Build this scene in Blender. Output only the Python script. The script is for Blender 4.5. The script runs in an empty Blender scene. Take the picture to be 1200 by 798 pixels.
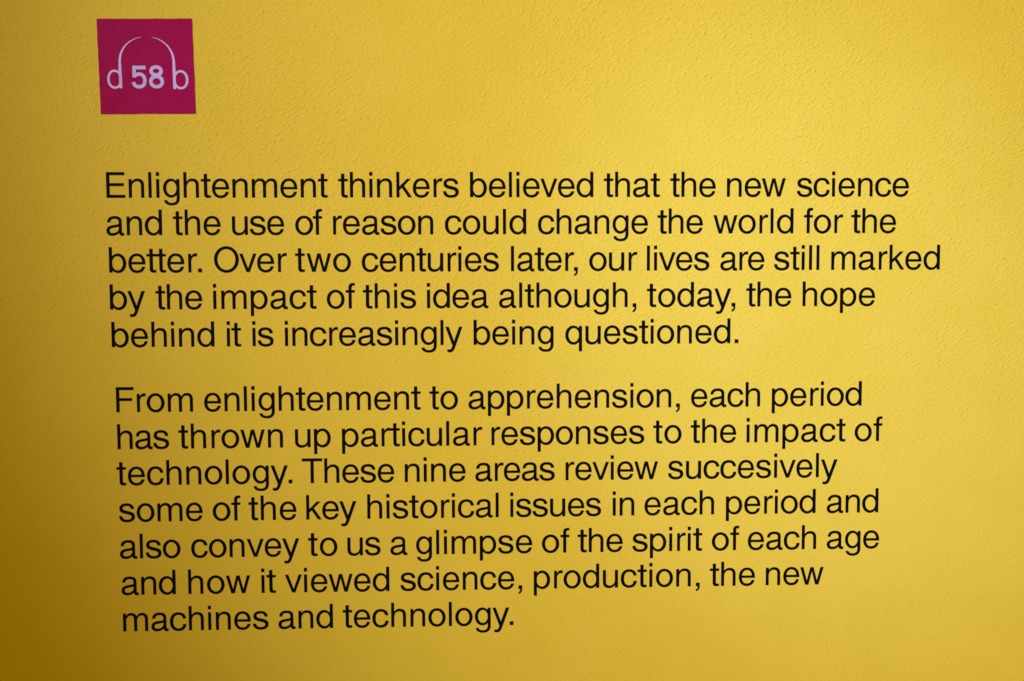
import bpy, bmesh, math, random
from mathutils import Vector, Matrix
from mathutils.geometry import delaunay_2d_cdt

# ------------------------------------------------------------------ scene, camera, world, lamps
scene = bpy.context.scene
COL = scene.collection
scene.view_settings.view_transform = 'Standard'
scene.view_settings.look = 'None'
scene.view_settings.gamma = 1.0
scene.view_settings.exposure = 0.0
scene.render.resolution_x, scene.render.resolution_y = 1024, 680
scene.render.filter_size = 2.2

cam_data = bpy.data.cameras.new('camera')
cam_data.sensor_width = 36.0
cam_data.lens = 35.0
cam_data.clip_start, cam_data.clip_end = 0.01, 100.0
cam = bpy.data.objects.new('camera', cam_data)
COL.objects.link(cam)
_r = Vector((0.999399, -0.034316, -0.004958))
_u = Vector((0.007056, 0.061277, 0.998096))
_b = Vector((-0.033947, -0.997531, 0.061483))
cam.matrix_world = Matrix(((_r.x, _u.x, _b.x, -0.0275), (_r.y, _u.y, _b.y, -0.80798),
                           (_r.z, _u.z, _b.z, 1.5498), (0, 0, 0, 1)))
scene.camera = cam

world = bpy.data.worlds.new('World')
scene.world = world
world.use_nodes = True
_bg = world.node_tree.nodes['Background']
_bg.inputs['Color'].default_value = (1.0, 0.655, 0.05, 1)
_bg.inputs['Strength'].default_value = 0.312


def spot(name, loc, target, power, cone, blend, color, radius):
    d = bpy.data.lights.new(name, 'SPOT')
    d.energy, d.color = power, color
    d.spot_size, d.spot_blend = math.radians(cone), blend
    d.shadow_soft_size = radius
    o = bpy.data.objects.new(name, d)
    COL.objects.link(o)
    o.location = loc
    o.rotation_euler = (Vector(target) - Vector(loc)).to_track_quat('-Z', 'Y').to_euler()
    return o


# gallery track spotlight high on the left, its pool centred right of the middle of the text
spot('track_spotlight', (-2.30, -2.20, 2.90), (0.741, 0, 1.392), 785, 29.2, 1.0, (0.70, 0.69, 0.98), 0.03)
# added narrow blue helper light, no known lamp: pales the middle of the pool
spot('cool_helper_light', (-0.60, -2.30, 3.00), (0.252, 0, 1.523), 310, 11.5, 1.0, (0.20, 0.30, 1.0), 0.05)


# ------------------------------------------------------------------ materials
def new_mat(name):
    m = bpy.data.materials.new(name)
    m.use_nodes = True
    nt = m.node_tree
    return m, nt, nt.nodes['Principled BSDF']


def relief_nodes(nt, strength, coat_z=1.52):
    """Rolled emulsion paint: rounded lumps and small ridges a few millimetres across."""
    N, L = nt.nodes, nt.links
    tc = N.new('ShaderNodeTexCoord')

    # the roller left its lumps drawn out along one slanting direction
    slant = N.new('ShaderNodeMapping')
    slant.vector_type = 'TEXTURE'
    slant.inputs['Rotation'].default_value = (0, math.radians(-38), 0)
    slant.inputs['Scale'].default_value = (2.1, 1, 1)
    L.new(tc.outputs['Object'], slant.inputs['Vector'])

    level = N.new('ShaderNodeMapping')                      # and its fine peel nearly level
    level.vector_type = 'TEXTURE'
    level.inputs['Rotation'].default_value = (0, math.radians(-10), 0)
    level.inputs['Scale'].default_value = (1.9, 1, 1)
    L.new(tc.outputs['Object'], level.inputs['Vector'])

    def noise(scale, detail, rough, dist=0.0, drawn=None):
        n = N.new('ShaderNodeTexNoise')
        n.inputs['Scale'].default_value = scale
        n.inputs['Detail'].default_value = detail
        n.inputs['Roughness'].default_value = rough
        n.inputs['Distortion'].default_value = dist
        L.new(drawn.outputs['Vector'] if drawn else tc.outputs['Object'], n.inputs['Vector'])
        return n

    def ramp(src, lo, hi):
        r = N.new('ShaderNodeMapRange')
        r.interpolation_type = 'SMOOTHSTEP'
        r.inputs['From Min'].default_value = lo
        r.inputs['From Max'].default_value = hi
        L.new(src, r.inputs['Value'])
        return r.outputs['Result']

    def math_(op, a, b):
        m = N.new('ShaderNodeMath')
        m.operation = op
        for i, v in enumerate((a, b)):
            if isinstance(v, (int, float)):
                m.inputs[i].default_value = v
            else:
                L.new(v, m.inputs[i])
        return m.outputs[0]

    lumps = ramp(noise(520, 2, 0.55, 0.6, slant).outputs['Fac'], 0.49, 0.78)  # raised ridges
    orange = noise(640, 3, 0.65, 0.4, level).outputs['Fac']                  # orange peel
    wave = noise(38, 2, 0.5).outputs['Fac']                                 # trowelled unevenness
    patch = ramp(noise(7, 2, 0.5).outputs['Fac'], 0.30, 0.70)               # where the roller left more
    sep = N.new('ShaderNodeSeparateXYZ')
    L.new(tc.outputs['Object'], sep.inputs[0])
    coat = N.new('ShaderNodeMapRange')                                      # a heavier coat higher up the wall
    for k_, v_ in (('From Min', coat_z - 0.20), ('From Max', coat_z + 0.16), ('To Min', 0.40), ('To Max', 1.0)):
        coat.inputs[k_].default_value = v_
    L.new(sep.outputs['Z'], coat.inputs['Value'])
    amt = math_('MULTIPLY_ADD', patch, 0.45)
    amt.node.inputs[2].default_value = 0.55
    h = math_('ADD', math_('MULTIPLY', math_('MULTIPLY', lumps, amt), 0.95), math_('MULTIPLY', orange, 0.50))
    h = math_('MULTIPLY', h, coat.outputs['Result'])
    h = math_('ADD', h, math_('MULTIPLY', wave, 0.6))
    b = N.new('ShaderNodeBump')
    b.inputs['Strength'].default_value = strength
    b.inputs['Distance'].default_value = 0.00034
    L.new(h, b.inputs['Height'])
    return tc, noise, ramp, b


def paint_material():
    m, nt, p = new_mat('yellow_emulsion')
    tc, noise, ramp, b = relief_nodes(nt, 1.0)
    N, L = nt.nodes, nt.links
    L.new(b.outputs['Normal'], p.inputs['Normal'])
    mix = N.new('ShaderNodeMix')
    mix.data_type = 'RGBA'
    mix.inputs['A'].default_value = (0.77, 0.595, 0.030, 1)
    mix.inputs['B'].default_value = (0.81, 0.62, 0.042, 1)
    L.new(ramp(noise(14, 5, 0.65).outputs['Fac'], 0.3, 0.7), mix.inputs['Factor'])
    fine = N.new('ShaderNodeMix')                                          # pigment grain
    fine.data_type = 'RGBA'
    fine.inputs['B'].default_value = (0.84, 0.57, 0.11, 1)
    L.new(mix.outputs['Result'], fine.inputs['A'])
    L.new(ramp(noise(620, 3, 0.7).outputs['Fac'], 0.42, 0.78), fine.inputs['Factor'])
    L.new(fine.outputs['Result'], p.inputs['Base Color'])
    p.inputs['Roughness'].default_value = 0.55
    p.inputs['Specular IOR Level'].default_value = 0.08
    return m


def film_material(name, color, rough, strength):
    m, nt, p = new_mat(name)
    tc, noise, ramp, b = relief_nodes(nt, strength, -10)
    N, L = nt.nodes, nt.links
    L.new(b.outputs['Normal'], p.inputs['Normal'])
    mix = N.new('ShaderNodeMix')
    mix.data_type = 'RGBA'
    mix.inputs['A'].default_value = tuple(c * 0.93 for c in color) + (1,)
    mix.inputs['B'].default_value = tuple(min(1, c * 1.07) for c in color) + (1,)
    L.new(ramp(noise(60, 4, 0.6).outputs['Fac'], 0.3, 0.7), mix.inputs['Factor'])
    L.new(mix.outputs['Result'], p.inputs['Base Color'])
    p.inputs['Roughness'].default_value = rough
    p.inputs['Specular IOR Level'].default_value = 0.06
    return m


M_WALL = paint_material()
M_INK = film_material('black_vinyl', (0.003, 0.0022, 0.002), 0.6, 0.35)
M_MAGENTA = film_material('magenta_vinyl', (0.375, 0.003, 0.083), 0.5, 0.35)
M_LILAC = film_material('pale_lilac_print', (0.64, 0.56, 0.97), 0.5, 0.3)


# ------------------------------------------------------------------ outlines
class Shape:
    """Closed contours, merged by winding number into one flat outline."""

    def __init__(self):
        self.c = []

    def add(self, pts, sign=1):
        a = sum(p[0] * q[1] - q[0] * p[1] for p, q in zip(pts, pts[1:] + pts[:1]))
        if (a > 0) != (sign > 0):
            pts = pts[::-1]
        self.c.append(pts)
        return self

    def rect(self, x0, y0, x1, y1):
        return self.add([(x0, y0), (x1, y0), (x1, y1), (x0, y1)])

    def path(self, s, sign=1):
        t = s.split()
        pts, i, cmd = [], 0, None
        while i < len(t):
            if t[i] in 'MLCZ':
                cmd = t[i]
                i += 1
                continue
            if cmd in 'ML':
                pts.append((float(t[i]), float(t[i + 1])))
                i += 2
            else:
                p0 = pts[-1]
                v = [float(x) for x in t[i:i + 6]]
                i += 6
                pts += bez(p0, v[0:2], v[2:4], v[4:6])
        return self.add(pts, sign)

    def ring(self, x0, y0, x1, y1, sign=1, k=0.56):
        cx, cy, rx, ry = (x0 + x1) / 2, (y0 + y1) / 2, (x1 - x0) / 2, (y1 - y0) / 2
        pts = []
        P = [(1, 0), (0, 1), (-1, 0), (0, -1)]
        for a in range(4):
            p, q = P[a], P[(a + 1) % 4]
            pts += bez(p, (p[0] + k * q[0], p[1] + k * q[1]), (q[0] + k * p[0], q[1] + k * p[1]), q)
        return self.add([(cx + rx * x, cy + ry * y) for x, y in pts], sign)

    def stroke(self, pts, w):
        """A line of changing width, as overlapping convex pieces."""
        n = len(pts)
        nrm = []
        for i in range(n):
            a, b = pts[max(i - 1, 0)], pts[min(i + 1, n - 1)]
            d = math.hypot(b[0] - a[0], b[1] - a[1]) or 1
            nrm.append((-(b[1] - a[1]) / d, (b[0] - a[0]) / d))
        wd = w if isinstance(w, (list, tuple)) else [w] * n
        for i in range(n - 1):
            q = []
            for j, s in ((i, 1), (i, -1), (i + 1, -1), (i + 1, 1)):
                q.append((pts[j][0] + s * nrm[j][0] * wd[j] / 2, pts[j][1] + s * nrm[j][1] * wd[j] / 2))
            self.add(q)
        return self

    def grow(self, e):
        """Every contour moved outward by e: a slightly heavier weight."""
        out = []
        for c in self.c:
            c = [p for i, p in enumerate(c) if math.dist(p, c[i - 1]) > 1e-6]
            r = []
            for i, p in enumerate(c):
                a, b = c[i - 1], c[(i + 1) % len(c)]
                d1, d2 = math.dist(a, p), math.dist(p, b)
                n1 = ((p[1] - a[1]) / d1, -(p[0] - a[0]) / d1)
                n2 = ((b[1] - p[1]) / d2, -(b[0] - p[0]) / d2)
                m = 1 + n1[0] * n2[0] + n1[1] * n2[1]
                k = e / max(m, 0.5)
                r.append((p[0] + k * (n1[0] + n2[0]), p[1] + k * (n1[1] + n2[1])))
            out.append(r)
        self.c = out
        return self

    def solve(self):
        verts, edges = [], []
        for c in self.c:
            b = len(verts)
            verts += [Vector(p) for p in c]
            edges += [(b + i, b + (i + 1) % len(c)) for i in range(len(c))]
        V, _, F, _, _, _ = delaunay_2d_cdt(verts, edges, [], 0, 1e-5)
        keep = []
        for f in F:
            x = sum(V[i].x for i in f) / len(f)
            y = sum(V[i].y for i in f) / len(f)
            w = 0
            for c in self.c:
                for p, q in zip(c, c[1:] + c[:1]):
                    if p[1] <= y < q[1]:
                        if (q[0] - p[0]) * (y - p[1]) - (x - p[0]) * (q[1] - p[1]) > 0:
                            w += 1
                    elif q[1] <= y < p[1]:
                        if (q[0] - p[0]) * (y - p[1]) - (x - p[0]) * (q[1] - p[1]) < 0:
                            w -= 1
            if w > 0:
                keep.append(tuple(f))
        cnt = {}
        for f in keep:
            for a, b in zip(f, f[1:] + f[:1]):
                cnt[(a, b)] = cnt.get((a, b), 0) + 1
        rim = [e for e in cnt if (e[1], e[0]) not in cnt]
        used = sorted({i for f in keep for i in f})
        ix = {v: k for k, v in enumerate(used)}
        return ([(V[i].x, V[i].y) for i in used], [tuple(ix[i] for i in f) for f in keep],
                [(ix[a], ix[b]) for a, b in rim])


def bez(p0, p1, p2, p3, n=9):
    r = []
    for i in range(1, n + 1):
        t = i / n
        u = 1 - t
        r.append(tuple(u ** 3 * p0[k] + 3 * u * u * t * p1[k] + 3 * u * t * t * p2[k] + t ** 3 * p3[k] for k in (0, 1)))
    return r


# ------------------------------------------------------------------ lettering: a plain grotesque, drawn in thousandths of the type size
S = 82          # stem
ARCH = 'M 120 440 L {0} 440 C 186 506 240 538 312 538 C 428 538 491 470 491 362 L 491 0 L 409 0 L 409 350 C 409 424 370 466 298 466 C 206 466 {1} 398 {1} 290 L 120 290 Z'


def bowl(s, x0, x1, y0=-15, y1=538):
    """The round of b, d, p, q, g on its stem side running into the stem."""
    s.ring(x0, y0, x1 + 12, y1)
    s.ring(x0 + 85, y0 + 71, x1 - 46, y1 - 71, -1)
    return s


def mirror(shape, c):
    t = Shape()
    for k in shape.c:
        a = sum(p[0] * q[1] - q[0] * p[1] for p, q in zip(k, k[1:] + k[:1]))
        t.add([(c - x, y) for x, y in k], 1 if a > 0 else -1)
    return t


def glyph_shape(ch):
    s = Shape()
    if ch == 'a':
        s.path('M 62 366 C 68 482 146 538 278 538 C 404 538 470 488 470 394 L 470 108 C 470 74 480 60 504 60 C 512 60 521 61 530 64 L 530 -6 C 514 -12 499 -15 481 -15 C 426 -15 398 13 391 68 L 388 110 L 388 378 C 388 440 346 466 272 466 C 190 466 149 436 144 366 Z')
        s.path('M 430 330 L 392 322 C 370 303 330 297 252 287 C 110 269 36 226 36 130 C 36 40 98 -15 196 -15 C 278 -15 344 16 400 76 L 430 90 Z')
        s.path('M 388 248 C 360 232 318 226 262 218 C 165 205 122 182 122 132 C 122 85 155 57 212 57 C 308 57 388 116 388 190 Z', -1)
    elif ch in 'bp':
        d = bowl(Shape(), 35, 466)
        for k in mirror(d, 553).c:
            s.c.append(k)
        s.rect(58, 0, 58 + S, 718) if ch == 'b' else s.rect(58, -207, 58 + S, 523)
    elif ch in 'dq':
        bowl(s, 35, 466)
        s.rect(499 - S, 0, 499, 718) if ch == 'd' else s.rect(499 - S, -207, 499, 523)
    elif ch == 'g':
        bowl(s, 40, 466, 2, 538)
        s.path('M 499 523 L 499 0 C 499 -145 420 -217 275 -217 C 152 -217 75 -165 62 -74 L 144 -74 C 154 -124 202 -149 275 -149 C 370 -149 417 -104 417 -5 L 417 523 Z')
    elif ch == 'c':
        s.path('M 472 353 C 462 470 385 538 264 538 C 118 538 30 434 30 258 C 30 88 117 -15 262 -15 C 385 -15 468 60 478 187 L 394 187 C 386 104 340 57 262 57 C 168 57 116 132 116 258 C 116 392 168 466 266 466 C 336 466 380 425 389 353 Z')
    elif ch == 'e':
        s.path('M 120 230 L 517 230 C 520 424 432 538 281 538 C 137 538 40 427 40 257 C 40 85 135 -15 277 -15 C 396 -15 482 48 506 161 L 424 161 C 406 94 358 57 280 57 C 186 57 129 124 126 230 Z')
        s.path('M 128 298 C 138 402 194 468 280 468 C 366 468 425 402 429 298 Z', -1)
    elif ch == 'f':
        s.path('M 92 0 L 174 0 L 174 588 C 174 638 196 658 236 658 C 246 658 254 657 264 655 L 264 724 C 250 727 236 728 220 728 C 136 728 92 686 92 602 Z')
        s.rect(14, 455, 262, 523)
    elif ch in 'hn':
        s.rect(65, 0, 65 + S, 718 if ch == 'h' else 523)
        s.path(ARCH.format(145, 147))
    elif ch == 'm':
        s.rect(65, 0, 65 + S, 523)
        s.path('M 120 440 L 146 440 C 180 504 226 538 292 538 C 402 538 458 474 458 364 L 458 0 L 376 0 L 376 356 C 376 430 346 466 284 466 C 202 466 147 400 147 292 L 120 292 Z')
        s.path('M 430 430 L 448 430 C 484 500 534 538 604 538 C 714 538 769 474 769 364 L 769 0 L 687 0 L 687 356 C 687 430 657 466 596 466 C 512 466 458 400 458 292 L 430 292 Z')
    elif ch == 'u':
        s.rect(489 - S, 0, 489, 523)
        t = Shape().path(ARCH.format(145, 147))
        s.add([(555 - x, 523 - y) for x, y in t.c[0]])
    elif ch in 'il':
        if ch == 'l':
            s.rect(67, 0, 67 + S, 718)
        else:
            s.rect(67, 0, 67 + S, 523)
            s.rect(66, 616, 68 + S, 718)
    elif ch == 'k':
        s.rect(67, 0, 67 + S, 718)
        s.add([(120, 170), (149, 202), (222, 272), (403, 0), (503, 0), (281, 330), (478, 523), (374, 523), (149, 298), (120, 270)])
    elif ch == 'o':
        s.ring(35, -15, 521, 538)
        s.ring(121, 57, 435, 466, -1)
    elif ch == 'O':
        s.ring(39, -19, 739, 737)
        s.ring(131, 59, 647, 659, -1)
    elif ch == 'r':
        s.rect(77, 0, 77 + S, 523)
        s.path('M 125 425 L 157 425 C 190 502 236 538 292 538 C 310 538 322 536 334 533 L 334 450 C 322 454 306 456 292 456 C 206 456 159 400 159 292 L 125 292 Z')
    elif ch == 's':
        s.path('M 446 373 C 440 480 370 538 246 538 C 122 538 46 478 46 384 C 46 300 94 260 214 231 L 290 213 C 350 198 376 178 376 138 C 376 86 330 57 252 57 C 168 57 122 92 115 165 L 32 165 C 38 46 115 -15 246 -15 C 380 -15 464 48 464 150 C 464 234 415 276 305 303 L 228 322 C 160 338 131 357 131 394 C 131 440 172 466 243 466 C 316 466 357 434 362 373 Z')
    elif ch == 't':
        s.path('M 92 669 L 92 100 C 92 24 124 -7 192 -7 C 215 -7 240 -4 259 0 L 259 69 C 246 66 232 65 218 65 C 186 65 174 79 174 112 L 174 669 Z')
        s.rect(14, 455, 262, 523)
    elif ch == 'v':
        s.add([(8, 523), (97, 523), (251, 100), (404, 523), (492, 523), (296, 0), (205, 0)])
    elif ch == 'w':
        s.add([(14, 523), (102, 523), (213, 118), (317, 523), (407, 523), (512, 118), (622, 523), (709, 523), (559, 0), (467, 0), (362, 404), (258, 0), (165, 0)])
    elif ch == 'y':
        s.path('M 11 523 L 101 523 L 251 104 L 399 523 L 489 523 L 293 -30 C 246 -164 215 -214 126 -214 C 102 -214 82 -210 64 -203 L 64 -129 C 80 -135 96 -138 112 -138 C 158 -138 174 -118 190 -76 L 209 -22 Z')
    elif ch == 'E':
        s.rect(86, 0, 174, 718)
        s.rect(86, 638, 596, 718)
        s.rect(86, 330, 570, 408)
        s.rect(86, 0, 606, 80)
    elif ch == 'F':
        s.rect(86, 0, 174, 718)
        s.rect(86, 638, 583, 718)
        s.rect(86, 324, 536, 402)
    elif ch == 'T':
        s.rect(14, 638, 597, 718)
        s.rect(262, 0, 350, 718)
    elif ch == '.':
        s.rect(87, 0, 191, 104)
    elif ch == ',':
        s.path('M 87 0 L 87 104 L 191 104 L 191 6 C 191 -84 160 -128 87 -147 L 87 -100 C 124 -88 140 -56 141 0 Z')
    return s


ADV = dict(a=556, b=556, c=500, d=556, e=556, f=278, g=556, h=556, i=222, k=500, l=222, m=833, n=556, o=556, p=556,
           q=556, r=333, s=500, t=278, u=556, v=500, w=722, y=500, E=667, F=611, O=778, T=611)
ADV['.'] = ADV[','] = 278
KERN = {'r,': -70, 'r.': -60, 'y,': -80, 'y.': -80, 'Ov': -25, 'ev': -15, 've': -20, 'wo': -10, 'we': -10, 'ow': -15,
        'ye': -15, 'En': -14, 'Fr': -30, 'ra': -10, 'ro': -10, 'ty': -10, 'ey': -15, 'gy': -10, 'ly': -10, 'ay': -20,
        'ew': -15, 'vi': -10, 'iv': -10, 'to': 18, 'tw': 12, 'of': 14}
EM = 0.028 / 1000
GLYPH = {}
WIDEN = dict(o=1.04, c=1.05, u=1.04, s=1.035, t=1.08, b=1.04, d=1.04, p=1.04, q=1.04, y=1.02, m=1.012, a=0.99, r=0.965, f=1.03)


def glyph(ch):
    if ch not in GLYPH:
        g = glyph_shape(ch).grow(3.2)
        xs = [x for c in g.c for x, y in c]
        mid, k = (min(xs) + max(xs)) / 2, WIDEN.get(ch, 1.0)
        g.c = [[(mid + k * (x - mid), y) for x, y in c] for c in g.c]
        GLYPH[ch] = g.solve()
    return GLYPH[ch]


def add_film(verts, faces, flat, place, front, back):
    """Front face and rim of a cut film: place() turns outline points into wall points (x, z)."""
    P, F, rim = flat
    n = len(verts)
    m = len(P)
    pl = [place(x, y) for x, y in P]
    verts += [(x, front, z) for x, z in pl]
    faces += [tuple(n + i for i in f) for f in F]
    rv = sorted({i for e in rim for i in e})
    ix = {v: n + m + k for k, v in enumerate(rv)}
    verts += [(pl[i][0], back, pl[i][1]) for i in rv]
    faces += [(n + b, n + a, ix[a], ix[b]) for a, b in rim]


def mesh_object(name, verts, faces, material, parent=None, loc=(0, 0, 0), roty=0.0):
    me = bpy.data.meshes.new(name)
    me.from_pydata(verts, [], faces)
    me.materials.append(material)
    me.validate()
    me.update()
    o = bpy.data.objects.new(name, me)
    COL.objects.link(o)
    o.location = loc
    o.rotation_euler = (0, roty, 0)
    if parent:
        o.parent = parent
    return o


def empty(name, loc, parent=None):
    o = bpy.data.objects.new(name, None)
    o.empty_display_size = 0.02
    COL.objects.link(o)
    o.location = loc
    if parent:
        o.parent = parent
    return o


# ------------------------------------------------------------------ the wall
wv, wf = [], []
X0, X1, Z0, Z1, T = -3.0, 3.0, 0.0, 3.6, 0.20
for y in (0.0, T):
    wv += [(X0, y, Z0), (X1, y, Z0), (X1, y, Z1), (X0, y, Z1)]
wf += [(0, 1, 2, 3), (7, 6, 5, 4), (4, 5, 1, 0), (5, 6, 2, 1), (6, 7, 3, 2), (7, 4, 0, 3)]
wall = mesh_object('wall', wv, wf, M_WALL)
wall['kind'] = 'structure'
wall['label'] = 'yellow painted gallery wall with a lumpy rolled paint texture'
wall['category'] = 'wall'

# ------------------------------------------------------------------ the two paragraphs: line by line, (word, left ink edge mm, baseline mm, width factor, tilt deg)
TEXT = [
[('Enlightenment', -322.11, 1615.85, 0.994, -0.02), ('thinkers', -138.78, 1615.79, 0.999, -0.02), ('believed', -33.27, 1615.75, 0.986, -0.02), ('that', 74.86, 1615.71, 0.997, -0.02), ('the', 128.88, 1615.69, 0.993, -0.02), ('new', 175.18, 1615.67, 0.981, -0.02), ('science', 232.61, 1615.65, 0.995, -0.02)],
[('and', -322.99, 1586.26, 0.996, -0.02), ('the', -270.51, 1586.24, 1.009, -0.02), ('use', -223.76, 1586.22, 0.984, -0.02), ('of', -173.56, 1586.2, 0.984, -0.02), ('reason', -143.33, 1586.19, 0.983, -0.02), ('could', -53.7, 1586.15, 1.018, -0.02), ('change', 21.4, 1586.12, 0.995, -0.02), ('the', 118.57, 1586.08, 0.994, -0.02), ('world', 164.37, 1586.06, 1.013, -0.02), ('for', 238.76, 1586.03, 0.999, -0.02), ('the', 277.82, 1586.02, 0.993, -0.02)],
[('better.', -321.72, 1556.59, 0.974, -0.05), ('Over', -238.66, 1556.53, 0.973, -0.05), ('two', -174.1, 1556.48, 1.057, -0.05), ('centuries', -120.83, 1556.43, 0.989, -0.05), ('later,', -0.57, 1556.34, 0.937, -0.05), ('our', 62.94, 1556.29, 0.994, -0.05), ('lives', 110.03, 1556.25, 0.965, -0.05), ('are', 170.21, 1556.2, 0.948, -0.05), ('still', 214.48, 1556.17, 0.999, -0.05), ('marked', 261.75, 1556.13, 1.004, -0.05)],
[('by', -321.91, 1527.06, 1.009, -0.05), ('the', -285.84, 1527.03, 0.991, -0.05), ('impact', -240.02, 1526.99, 1.032, -0.05), ('of', -149.34, 1526.91, 1.034, -0.05), ('this', -120.29, 1526.88, 1.015, -0.05), ('idea', -68.72, 1526.83, 0.987, -0.05), ('although,', -10.42, 1526.78, 1.002, -0.05), ('today,', 110.13, 1526.67, 0.991, -0.05), ('the', 191.83, 1526.59, 0.998, -0.05), ('hope', 238.41, 1526.55, 1.014, -0.05)],
[('behind', -321.44, 1496.99, 1.01, -0.04), ('it', -229.82, 1496.93, 0.987, -0.04), ('is', -209.36, 1496.91, 0.973, -0.04), ('increasingly', -183.39, 1496.9, 0.983, -0.04), ('being', -31.25, 1496.8, 0.997, -0.04), ('questioned.', 43.39, 1496.75, 1.007, -0.04)],
[('From', -319.31, 1444.43, 1.001, -0.01), ('enlightenment', -249.17, 1444.42, 1.002, -0.01), ('to', -67.48, 1444.38, 1.052, -0.01), ('apprehension,', -35.81, 1444.37, 0.997, -0.01), ('each', 146.93, 1444.33, 0.991, -0.01), ('period', 213.9, 1444.31, 1.005, -0.01)],
[('has', -319.23, 1414.46, 0.975, 0.01), ('thrown', -270.4, 1414.47, 1.025, 0.01), ('up', -176.82, 1414.49, 1.027, 0.01), ('particular', -138.88, 1414.5, 1.005, 0.01), ('responses', -17.21, 1414.52, 0.997, 0.01), ('to', 115.73, 1414.55, 1.07, 0.01), ('the', 146.83, 1414.55, 1.01, 0.01), ('impact', 193.19, 1414.56, 1.033, 0.01), ('of', 283.45, 1414.58, 1.055, 0.01)],
[('technology.', -320.77, 1385.0, 1.006, -0.01), ('These', -171.7, 1384.96, 0.982, -0.01), ('nine', -88.26, 1384.94, 0.994, -0.01), ('areas', -30.67, 1384.93, 0.959, -0.01), ('review', 43.49, 1384.91, 0.975, -0.01), ('succesively', 128.16, 1384.88, 0.996, -0.01)],
[('some', -319.72, 1355.02, 1.012, -0.02), ('of', -244.42, 1355.0, 1.027, -0.02), ('the', -215.48, 1354.99, 1.036, -0.02), ('key', -168.77, 1354.97, 0.985, -0.02), ('historical', -119.16, 1354.96, 1.008, -0.02), ('issues', -2.14, 1354.93, 0.98, -0.02), ('in', 82.4, 1354.9, 0.986, -0.02), ('each', 108.73, 1354.9, 1.003, -0.02), ('period', 176.51, 1354.88, 1.007, -0.02), ('and', 261.02, 1354.85, 0.984, -0.02)],
[('also', -319.84, 1324.83, 0.988, -0.03), ('convey', -262.48, 1324.81, 1.0, -0.03), ('to', -167.77, 1324.76, 1.084, -0.03), ('us', -135.81, 1324.75, 1.014, -0.03), ('a', -100.75, 1324.73, 0.934, -0.03), ('glimpse', -79.73, 1324.72, 1.014, -0.03), ('of', 23.77, 1324.67, 1.037, -0.03), ('the', 53.35, 1324.65, 0.999, -0.03), ('spirit', 98.75, 1324.63, 1.01, -0.03), ('of', 164.98, 1324.6, 1.042, -0.03), ('each', 195.13, 1324.59, 0.993, -0.03), ('age', 261.46, 1324.55, 0.991, -0.03)],
[('and', -319.47, 1294.73, 0.992, -0.02), ('how', -265.56, 1294.71, 1.021, -0.02), ('it', -206.29, 1294.69, 1.016, -0.02), ('viewed', -187.06, 1294.69, 0.998, -0.02), ('science,', -92.87, 1294.65, 1.009, -0.02), ('production,', 16.96, 1294.62, 1.027, -0.02), ('the', 163.56, 1294.57, 1.011, -0.02), ('new', 210.48, 1294.55, 0.989, -0.02)],
[('machines', -318.96, 1264.48, 1.007, -0.01), ('and', -193.06, 1264.46, 1.01, -0.01), ('technology.', -140.49, 1264.45, 1.001, -0.01)],
]
LSB = dict(E=86, a=36, b=58, F=86, h=65, t=14, s=32, m=65, n=65, u=68, o=35, r=77, c=30, w=14, f=14, O=39, l=67, i=67,
           q=35, e=40, p=58, T=14, k=67, g=40, v=8)
FILM = 0.00012      # thickness of the cut film


def paragraph(lines, label):
    root = empty('text_paragraph', (lines[0][0][1] / 1000, 0, lines[0][0][2] / 1000))
    root['label'] = label
    root['category'] = 'wall text'
    ox, oz = root.location.x, root.location.z
    for line in lines:
        lx, lz = line[0][1] / 1000, line[0][2] / 1000
        row = empty('text_line', (lx - ox, 0, lz - oz), root)
        row['label'] = 'line of text that begins with "%s"' % ' '.join(w[0] for w in line[:3])
        for word, x, z, f, tilt in line:
            pos, pen = [], -min(p[0] for p in glyph(word[0])[0])
            for k, ch in enumerate(word):
                if k:
                    pen += ADV[word[k - 1]] + KERN.get(word[k - 1] + ch, 0)
                pos.append(pen)
            # measured ink width against the drawn one: the rest is letter spacing
            right = lambda c: max(p[0] for p in glyph(c)[0])
            raw = sum(ADV[c] for c in word[:-1]) - LSB[word[0]] + RIGHT[word[-1]]
            have = pos[-1] + right(word[-1])
            extra = (f * raw - have) / (len(word) - 1) if len(word) > 1 else 0
            v, fc = [], []
            for k, ch in enumerate(word):
                px = pos[k] + extra * k
                add_film(v, fc, glyph(ch), lambda gx, gy: ((gx + px) * EM, gy * EM), -FILM, 0.0)
            mesh_object('word', v, fc, M_INK, row, (x / 1000 - lx, -0.00002, z / 1000 - lz), -math.radians(tilt))
    return root


RIGHT = dict(t=257, s=464, d=499, e=516, w=709, f=262, n=491, r=332, o=521, y=489, a=530, h=491, g=499, m=769, p=517,
             k=501, l=149, i=149)
RIGHT['.'] = RIGHT[','] = 191
paragraph(TEXT[:5], 'upper black paragraph of five lines beginning "Enlightenment thinkers believed", below magenta square')
paragraph(TEXT[5:], 'lower black paragraph of seven lines beginning "From enlightenment to apprehension"')

# ------------------------------------------------------------------ the magenta audio-guide square
C00, C10, C11, C01 = (-324.5, 1681.45), (-250.03, 1681.83), (-251.5, 1755.96), (-325.73, 1755.47)


def on_sign(u, v):
    """A point of the square (0..1 from its lower left corner), in metres from that corner."""
    x = C00[0] * (1 - u) * (1 - v) + C10[0] * u * (1 - v) + C11[0] * u * v + C01[0] * (1 - u) * v
    z = C00[1] * (1 - u) * (1 - v) + C10[1] * u * (1 - v) + C11[1] * u * v + C01[1] * (1 - u) * v
    return ((x - C00[0]) / 1000, (z - C00[1]) / 1000)


sign = empty('audio_guide_sign', (C00[0] / 1000, 0, C00[1] / 1000))
sign['label'] = 'small magenta square sign with a lilac headphone symbol and number 58, above the text'
sign['category'] = 'sign'


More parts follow.
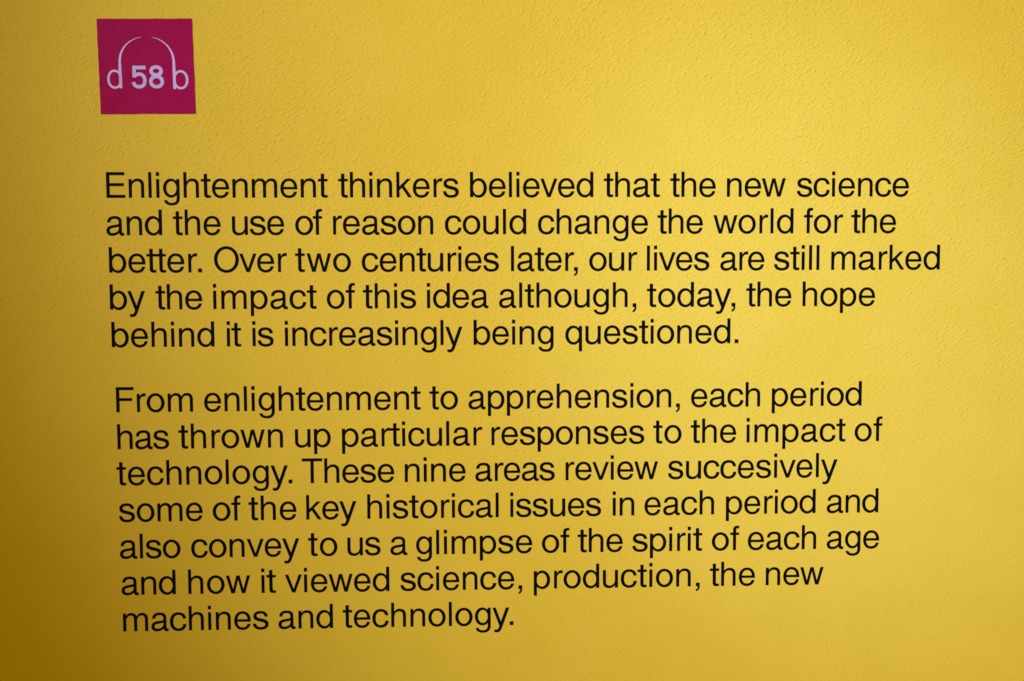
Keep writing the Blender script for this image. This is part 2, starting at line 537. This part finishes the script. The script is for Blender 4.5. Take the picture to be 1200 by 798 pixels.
def sign_part(name, shape, material, front, back):
    v, f = [], []
    add_film(v, f, shape.solve(), on_sign, front, back)
    return mesh_object(name, v, f, material, sign)


sq = Shape()
rnd = random.Random(4)
edge = []
for a in range(4):
    for k in range(16):
        t = k / 16
        e = 0 if k == 0 else rnd.uniform(-0.0022, 0.0022)          # hand-cut edge over a lumpy wall
        edge.append([(t, e), (1 - e, t), (1 - t, 1 - e), (e, 1 - t)][a])
sq.add(edge)
sign_part('backing', sq, M_MAGENTA, -0.00030, 0.0)


def curve(segs, n=18):
    pts = [segs[0]]
    for i in range(1, len(segs), 3):
        pts += bez(pts[-1], segs[i], segs[i + 1], segs[i + 2], n)
    return pts


def taper(pts, w0, w1, start=0.0):
    n = len(pts)
    r = []
    for i in range(n):
        t = max(0.0, (i / (n - 1) - start) / (1 - start))
        r.append(w0 + (w1 - w0) * t ** 1.1)
    return r


# left ear: a thin d whose stem grows into the headband; right ear: a b
for side in (0, 1):
    s = Shape()
    if side == 0:
        s.ring(0.083, 0.266, 0.240, 0.468).ring(0.109, 0.290, 0.216, 0.444, -1, 0.6)
        band = [(0.222, 0.273), (0.222, 0.273)]
        band = curve([(0.222, 0.272), (0.222, 0.36), (0.222, 0.46), (0.222, 0.54), (0.222, 0.68), (0.315, 0.785), (0.462, 0.808)])
    else:
        s.ring(0.776, 0.258, 0.936, 0.460).ring(0.800, 0.282, 0.910, 0.436, -1, 0.6)
        band = curve([(0.788, 0.262), (0.788, 0.35), (0.790, 0.46), (0.790, 0.545), (0.790, 0.68), (0.700, 0.780), (0.571, 0.806)])
    s.stroke(band, taper(band, 0.030, 0.003, 0.38))
    sign_part('headphone_ear', s, M_LILAC, -0.00036, -0.00028)

five = Shape()
five.stroke([(0.352, 0.488), (0.490, 0.488)], 0.037)
five.stroke([(0.372, 0.508), (0.366, 0.386)], 0.036)
loop = curve([(0.366, 0.392), (0.385, 0.412), (0.402, 0.420), (0.420, 0.420), (0.455, 0.420), (0.478, 0.392), (0.478, 0.352),
              (0.478, 0.312), (0.455, 0.286), (0.416, 0.286), (0.382, 0.286), (0.362, 0.304), (0.358, 0.336)], 10)
five.stroke(loop, 0.0365)
sign_part('digit', five, M_LILAC, -0.00036, -0.00028)
eight = Shape()
for cx, cy, rx, ry in ((0.600, 0.452, 0.052, 0.042), (0.600, 0.340, 0.060, 0.054)):
    k = 0.0182
    eight.ring(cx - rx - k, cy - ry - k, cx + rx + k, cy + ry + k, 1, 0.58)
    eight.ring(cx - rx + k, cy - ry + k, cx + rx - k, cy + ry - k, -1, 0.58)
sign_part('digit', eight, M_LILAC, -0.00036, -0.00028)
